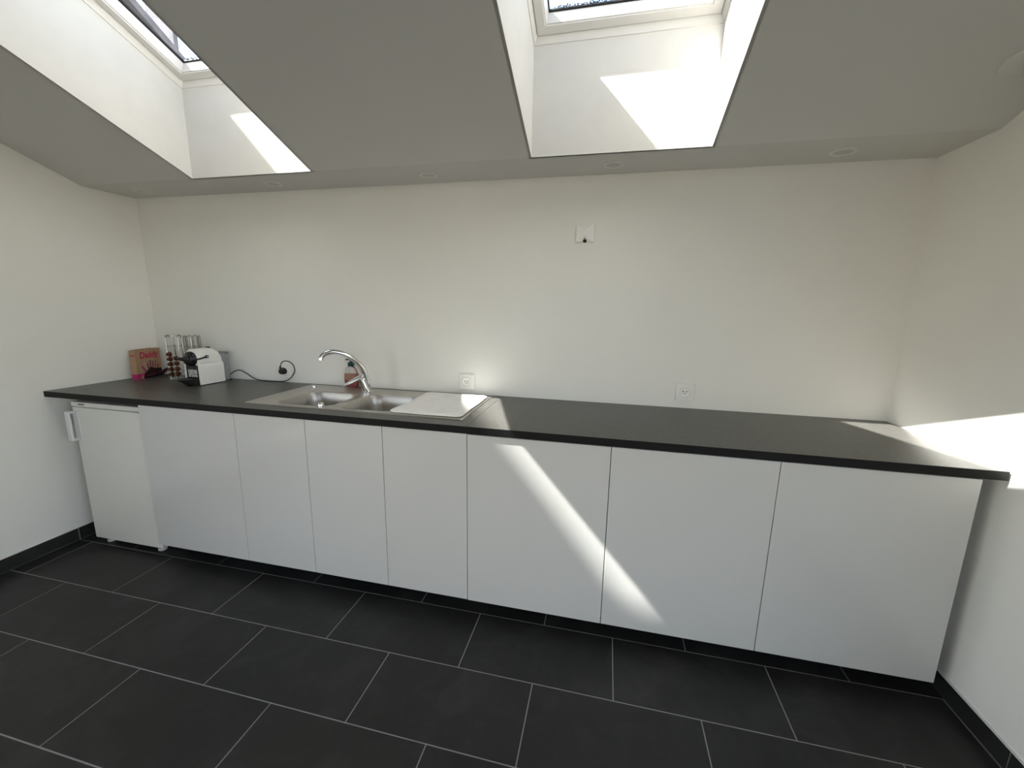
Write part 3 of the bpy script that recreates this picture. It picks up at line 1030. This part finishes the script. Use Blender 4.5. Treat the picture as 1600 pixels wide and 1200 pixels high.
def make_capsule():
    bm = bmesh.new()
    # axis along +x (outwards from the rack): foil rim behind, rounded dome in front
    prof = [(0.0168, -0.0006), (0.0185, -0.0006), (0.0185, 0.0006), (0.0152, 0.0012), (0.0148, 0.006), (0.0122, 0.0185), (0.0105, 0.0205), (0.0085, 0.0225), (0.0045, 0.0255), (0, 0.0262)]
    lathe(bm, [(r * 0.86, h * 0.9) for r, h in prof], 18, axis='x')
    return obj('coffee_capsule', bm, M['capsule'], None, smooth=True)
cap0 = None
order = ['topmost', 'second from the top', 'middle', 'second from the bottom', 'lowest']
order4 = ['topmost', 'second from the top', 'third from the top', 'lowest']
for col, (az, zz, names) in enumerate(((AZ - math.radians(45), (0.166, 0.136, 0.103, 0.070, 0.038), order), (AZ, (0.140, 0.107, 0.071, 0.040), order4))):
    for z, nm in zip(zz, names):
        if cap0 is None:
            o = cap0 = make_capsule()
        else:
            o = cap0.copy()
            COL.objects.link(o)
        o.location = (RK1[0] + 0.041 * math.cos(az), RK1[1] + 0.041 * math.sin(az), ZT + z)
        o.rotation_euler = (0, 0, az)
        tag(o, 'brown coffee capsule, %s of the %s column in the wire rack' % (nm, 'taller five-capsule' if col == 0 else 'shorter four-capsule'), 'capsule', 'brown coffee capsules in the wire rack')

# ------------------------------------------------------------------ coffee machine
def make_machine():
    X, Y = 0.6365, -0.253                      # front corner of the right-hand side panel
    root = thing('coffee_machine', 'small white capsule coffee machine with black front and drip tray', 'coffee machine', (X - 0.055, Y, ZT), math.radians(-3.6))
    hw = 0.0625
    L = 0.155
    # upper body: an arched section lofted along the depth
    def arch(y, sc, w_, base=0.118):
        pts = [(-w_, base)]
        zc, r = 0.165, 0.053 * sc
        for k in range(17):
            a = math.pi - math.pi * k / 16
            pts.append((w_ * math.cos(a), zc - 0.03 * (1 - sc) + r * math.sin(a)))
        pts.append((w_, base))
        return [Vector((x, y, z)) for x, z in pts]
    bm = bmesh.new()
    loft(bm, [arch(0.004, 0.93, 0.0485), arch(0.008, 1.0, 0.0515), arch(0.10, 1.02, 0.052), arch(0.128, 0.97, 0.0515), arch(0.145, 0.84, 0.0505), arch(0.153, 0.62, 0.049), arch(0.156, 0.35, 0.047)])
    obj('upper_body', bm, M['machine'], root, smooth=True)
    # lower body as a U: two side panels and a rear block
    for sgn in (-1, 1):
        bm = bmesh.new()
        sec = [(hw, 0.004), (hw, 0.112), (hw - 0.002, 0.122), (hw - 0.006, 0.130), (hw - 0.0125, 0.134), (hw - 0.0125, 0.004)]
        prism(bm, [(sgn * a, b) for a, b in sec], 'y', 0.0, L)
        obj('side_panel', bm, M['machine'], root, bevel=0.0015)
    obj('rear_block', bx(-0.0498, 0.0498, 0.05, L - 0.002, 0.004, 0.13), M['machine'], root)
    bm = bmesh.new()
    prism(bm, [(-0.0498, 0.122), (0.0498, 0.122), (0.0498, 0.134), (-0.0498, 0.134)], 'y', 0.002, 0.05)
    obj('front_lintel', bm, M['machine'], root)
    # two slim ventilation ledges on the shoulder
    for a, b in ((0.010, 0.075), (0.082, 0.150)):
        obj('ledge', bx(0.048, 0.0575, a, b, 0.1372, 0.1420), M['machine'], root, bevel=0.001)
    # black recess and its white sticker
    bm = bmesh.new()
    prism(bm, [(-0.0495, 0.004), (0.0495, 0.004), (0.0495, 0.110), (0.041, 0.1215), (-0.041, 0.1215), (-0.0495, 0.110)], 'y', 0.0035, 0.049)
    rc = obj('front_panel', bm, M['blackgloss'], root)
    st = obj('sticker', bx(-0.036, 0.036, 0.0028, 0.0034, 0.048, 0.094), mat('sticker_print', (0.62, 0.61, 0.58), 0.6, var=(170, (0.10, 0.10, 0.10), 0.48, 0.56)), rc)
    st['label'] = 'white sticker with grey print'
    # black round head
    bm = bmesh.new()
    lathe(bm, [(0.0, -0.021), (0.022, -0.0205), (0.037, -0.017), (0.0445, -0.009), (0.0465, 0.0), (0.0465, 0.006)], 36, (0, 0.0, 0.158), 'y')
    obj('brewing_head', bm, M['blackgloss'], root, smooth=True)
    # lever: two side arms ending in hinges and a nose in front
    lv = None
    for sgn in (1, -1):
        bm = bmesh.new()
        tube(bm, [(sgn * 0.030, -0.014, 0.157), (sgn * 0.050, -0.006, 0.158), (sgn * 0.0575, 0.015, 0.162), (sgn * 0.0575, 0.052, 0.169)], [0.006, 0.0055, 0.005, 0.005], 10)
        if lv is None:
            lv = obj('lever', bm, M['blackmatt'], root, smooth=True)
        else:
            obj('lever_arm', bm, M['blackmatt'], lv, smooth=True)
    bm = bmesh.new()
    tube(bm, [(0, -0.015, 0.158), (-0.001, -0.026, 0.160), (-0.002, -0.040, 0.162), (-0.004, -0.058, 0.166), (-0.005, -0.072, 0.168), (-0.005, -0.076, 0.168)], [0.022, 0.018, 0.0125, 0.0095, 0.008, 0.004], 14)
    obj('lever_nose', bm, M['blackmatt'], lv, smooth=True)
    for sgn in (-1, 1):
        bm = bmesh.new()
        lathe(bm, [(0.0095, -0.004), (0.0095, 0.004), (0.0085, 0.005), (0, 0.005)] if sgn > 0 else [(0, -0.005), (0.0085, -0.005), (0.0095, -0.004), (0.0095, 0.004)], 18, (sgn * 0.0575, 0.057, 0.170), 'x')
        hg = obj('lever_hinge', bm, M['blackmatt'], lv, smooth=True)
    bm = bmesh.new()
    lathe(bm, [(0.0045, 0.0048), (0.0045, 0.0062), (0, 0.0062)], 14, (0.0575, 0.057, 0.170), 'x')
    obj('hinge_cap', bm, M['chrome'], lv, smooth=True)
    # water flap button on top
    bm = bmesh.new()
    lathe(bm, [(0.0135, 0.2165), (0.0135, 0.2215), (0.011, 0.2230), (0, 0.2230)], 20, (0.0, 0.112, 0))
    obj('button', bm, M['blackmatt'], root, smooth=True)
    # drip tray: half-round, tapering to a narrow foot
    bm = bmesh.new()
    def half(r_, fx, z):
        pts = [(-0.047 * fx, 0.002, z)]
        for k in range(13):
            a = math.pi + math.pi * k / 12
            pts.append((0.047 * fx * math.cos(a), -0.002 + r_ * math.sin(a), z))
        pts.append((0.047 * fx, 0.002, z))
        return [Vector(p) for p in pts]
    loft(bm, [half(0.030, 0.96, 0.002), half(0.040, 0.97, 0.010), half(0.080, 1.05, 0.036), half(0.082, 1.06, 0.043), half(0.077, 1.02, 0.043), half(0.074, 1.0, 0.040)])
    obj('drip_tray', bm, M['blackmatt'], root, smooth=True)
    # tank behind
    bm = bmesh.new()
    loft(bm, [[Vector((x, y, z)) for x, y in rrect(-0.044, 0.040, 0.160, 0.222, 0.02, 5)] for z in (0.006, 0.012, 0.176)])
    obj('water_tank', bm, M['tank'], root, smooth=True)
    bm = bmesh.new()
    loft(bm, [[Vector((x, y, z)) for x, y in rrect(-0.045, 0.041, 0.159, 0.223, 0.02, 5)] for z in (0.1765, 0.1835)])
    obj('tank_lid', bm, M['tanklid'], root)
    obj('tank_base', bx(-0.042, 0.038, 0.150, 0.220, 0.0005, 0.0055), M['blackmatt'], root)
    for sx, sy in ((-1, 0.02), (1, 0.02), (-1, 0.14), (1, 0.14)):
        bm = bmesh.new()
        lathe(bm, [(0.007, 0.0003), (0.007, 0.0042)], 12, (sx * 0.044, sy, 0))
        obj('foot', bm, M['blackmatt'], root)
    # cord with its plug (built in room coordinates, then brought into the machine's frame)
    inv = root.matrix_basis.inverted()
    loc = Vector((X - 0.055, Y, ZT))
    c, s = math.cos(math.radians(3.6)), math.sin(math.radians(3.6))
    def to(p):
        d = Vector(p) - loc
        return Vector((d.x * c - d.y * s, d.x * s + d.y * c, d.z))
    pts = [(0.585, -0.028, 0.930), (0.616, -0.026, 0.946), (0.650, -0.025, 0.966), (0.690, -0.024, 0.974), (0.735, -0.023, 0.957), (0.780, -0.022, 0.931), (0.825, -0.021, 0.9165), (0.885, -0.020, 0.9148), (0.950, -0.019, 0.9148), (1.020, -0.019, 0.9195), (1.070, -0.020, 0.944), (1.103, -0.022, 0.985), (1.104, -0.027, 1.022), (1.085, -0.032, 1.045), (1.055, -0.036, 1.053), (1.030, -0.038, 1.043), (1.017, -0.039, 1.022), (1.015, -0.0385, 1.010)]
    bm = bmesh.new()
    tube(bm, spline([to(p) for p in pts], 6), 0.0032, 8)
    cd = obj('power_cord', bm, M['blackmatt'], root, smooth=True)
    bm = bmesh.new()
    lathe(bm, [(0.0, -0.050), (0.014, -0.049), (0.0175, -0.044), (0.0195, -0.026), (0.0195, -0.0152), (0, -0.0152)], 24, (0, 0, 0), 'y')
    tube(bm, [(-0.003, -0.040, 0.010), (-0.006, -0.039, 0.024), (-0.0065, -0.0385, 0.034)], [0.009, 0.0065, 0.0045], 10)
    bmesh.ops.rotate(bm, verts=bm.verts, cent=(0, 0, 0), matrix=Matrix.Rotation(math.radians(3.6), 3, 'Z'))
    p = to((1.0215, 0, 0.9845))
    obj('plug', bm, M['blackmatt'], cd, smooth=True, loc=p)
    return root
make_machine()

# ------------------------------------------------------------------ neighbouring house seen through the roof window
def make_house():
    yr, zr, sl = -2.52, 10.30, 0.593
    root = thing('neighbouring_house', 'grey slate roofed house with a chimney, glimpsed through the roof window by the left wall', 'house', (-5.0, yr, 0.0))
    h = 7.6
    bm = bmesh.new()
    prism(bm, [(-0.2, -3.0), (h, -3.0), (h, zr - sl * h - 0.14), (-0.2, zr - 0.14)], 'x', -9.0, -0.15)
    obj('walls', bm, M['render'], root)
    bm = bmesh.new()
    prism(bm, [(-0.30, zr - 0.02), (0, zr), (8.0, zr - sl * 8.0), (8.0, zr - sl * 8.0 - 0.14), (0, zr - 0.14), (-0.30, zr - 0.14)], 'x', -9.2, 0.0)
    obj('roof', bm, M['slate'], root)
    yc = 4.80 - yr
    obj('chimney', bx(-0.60, -0.04, yc - 0.035, yc + 0.05, zr - sl * yc - 0.25, zr - sl * yc + 0.85), M['slate'], root)
make_house()
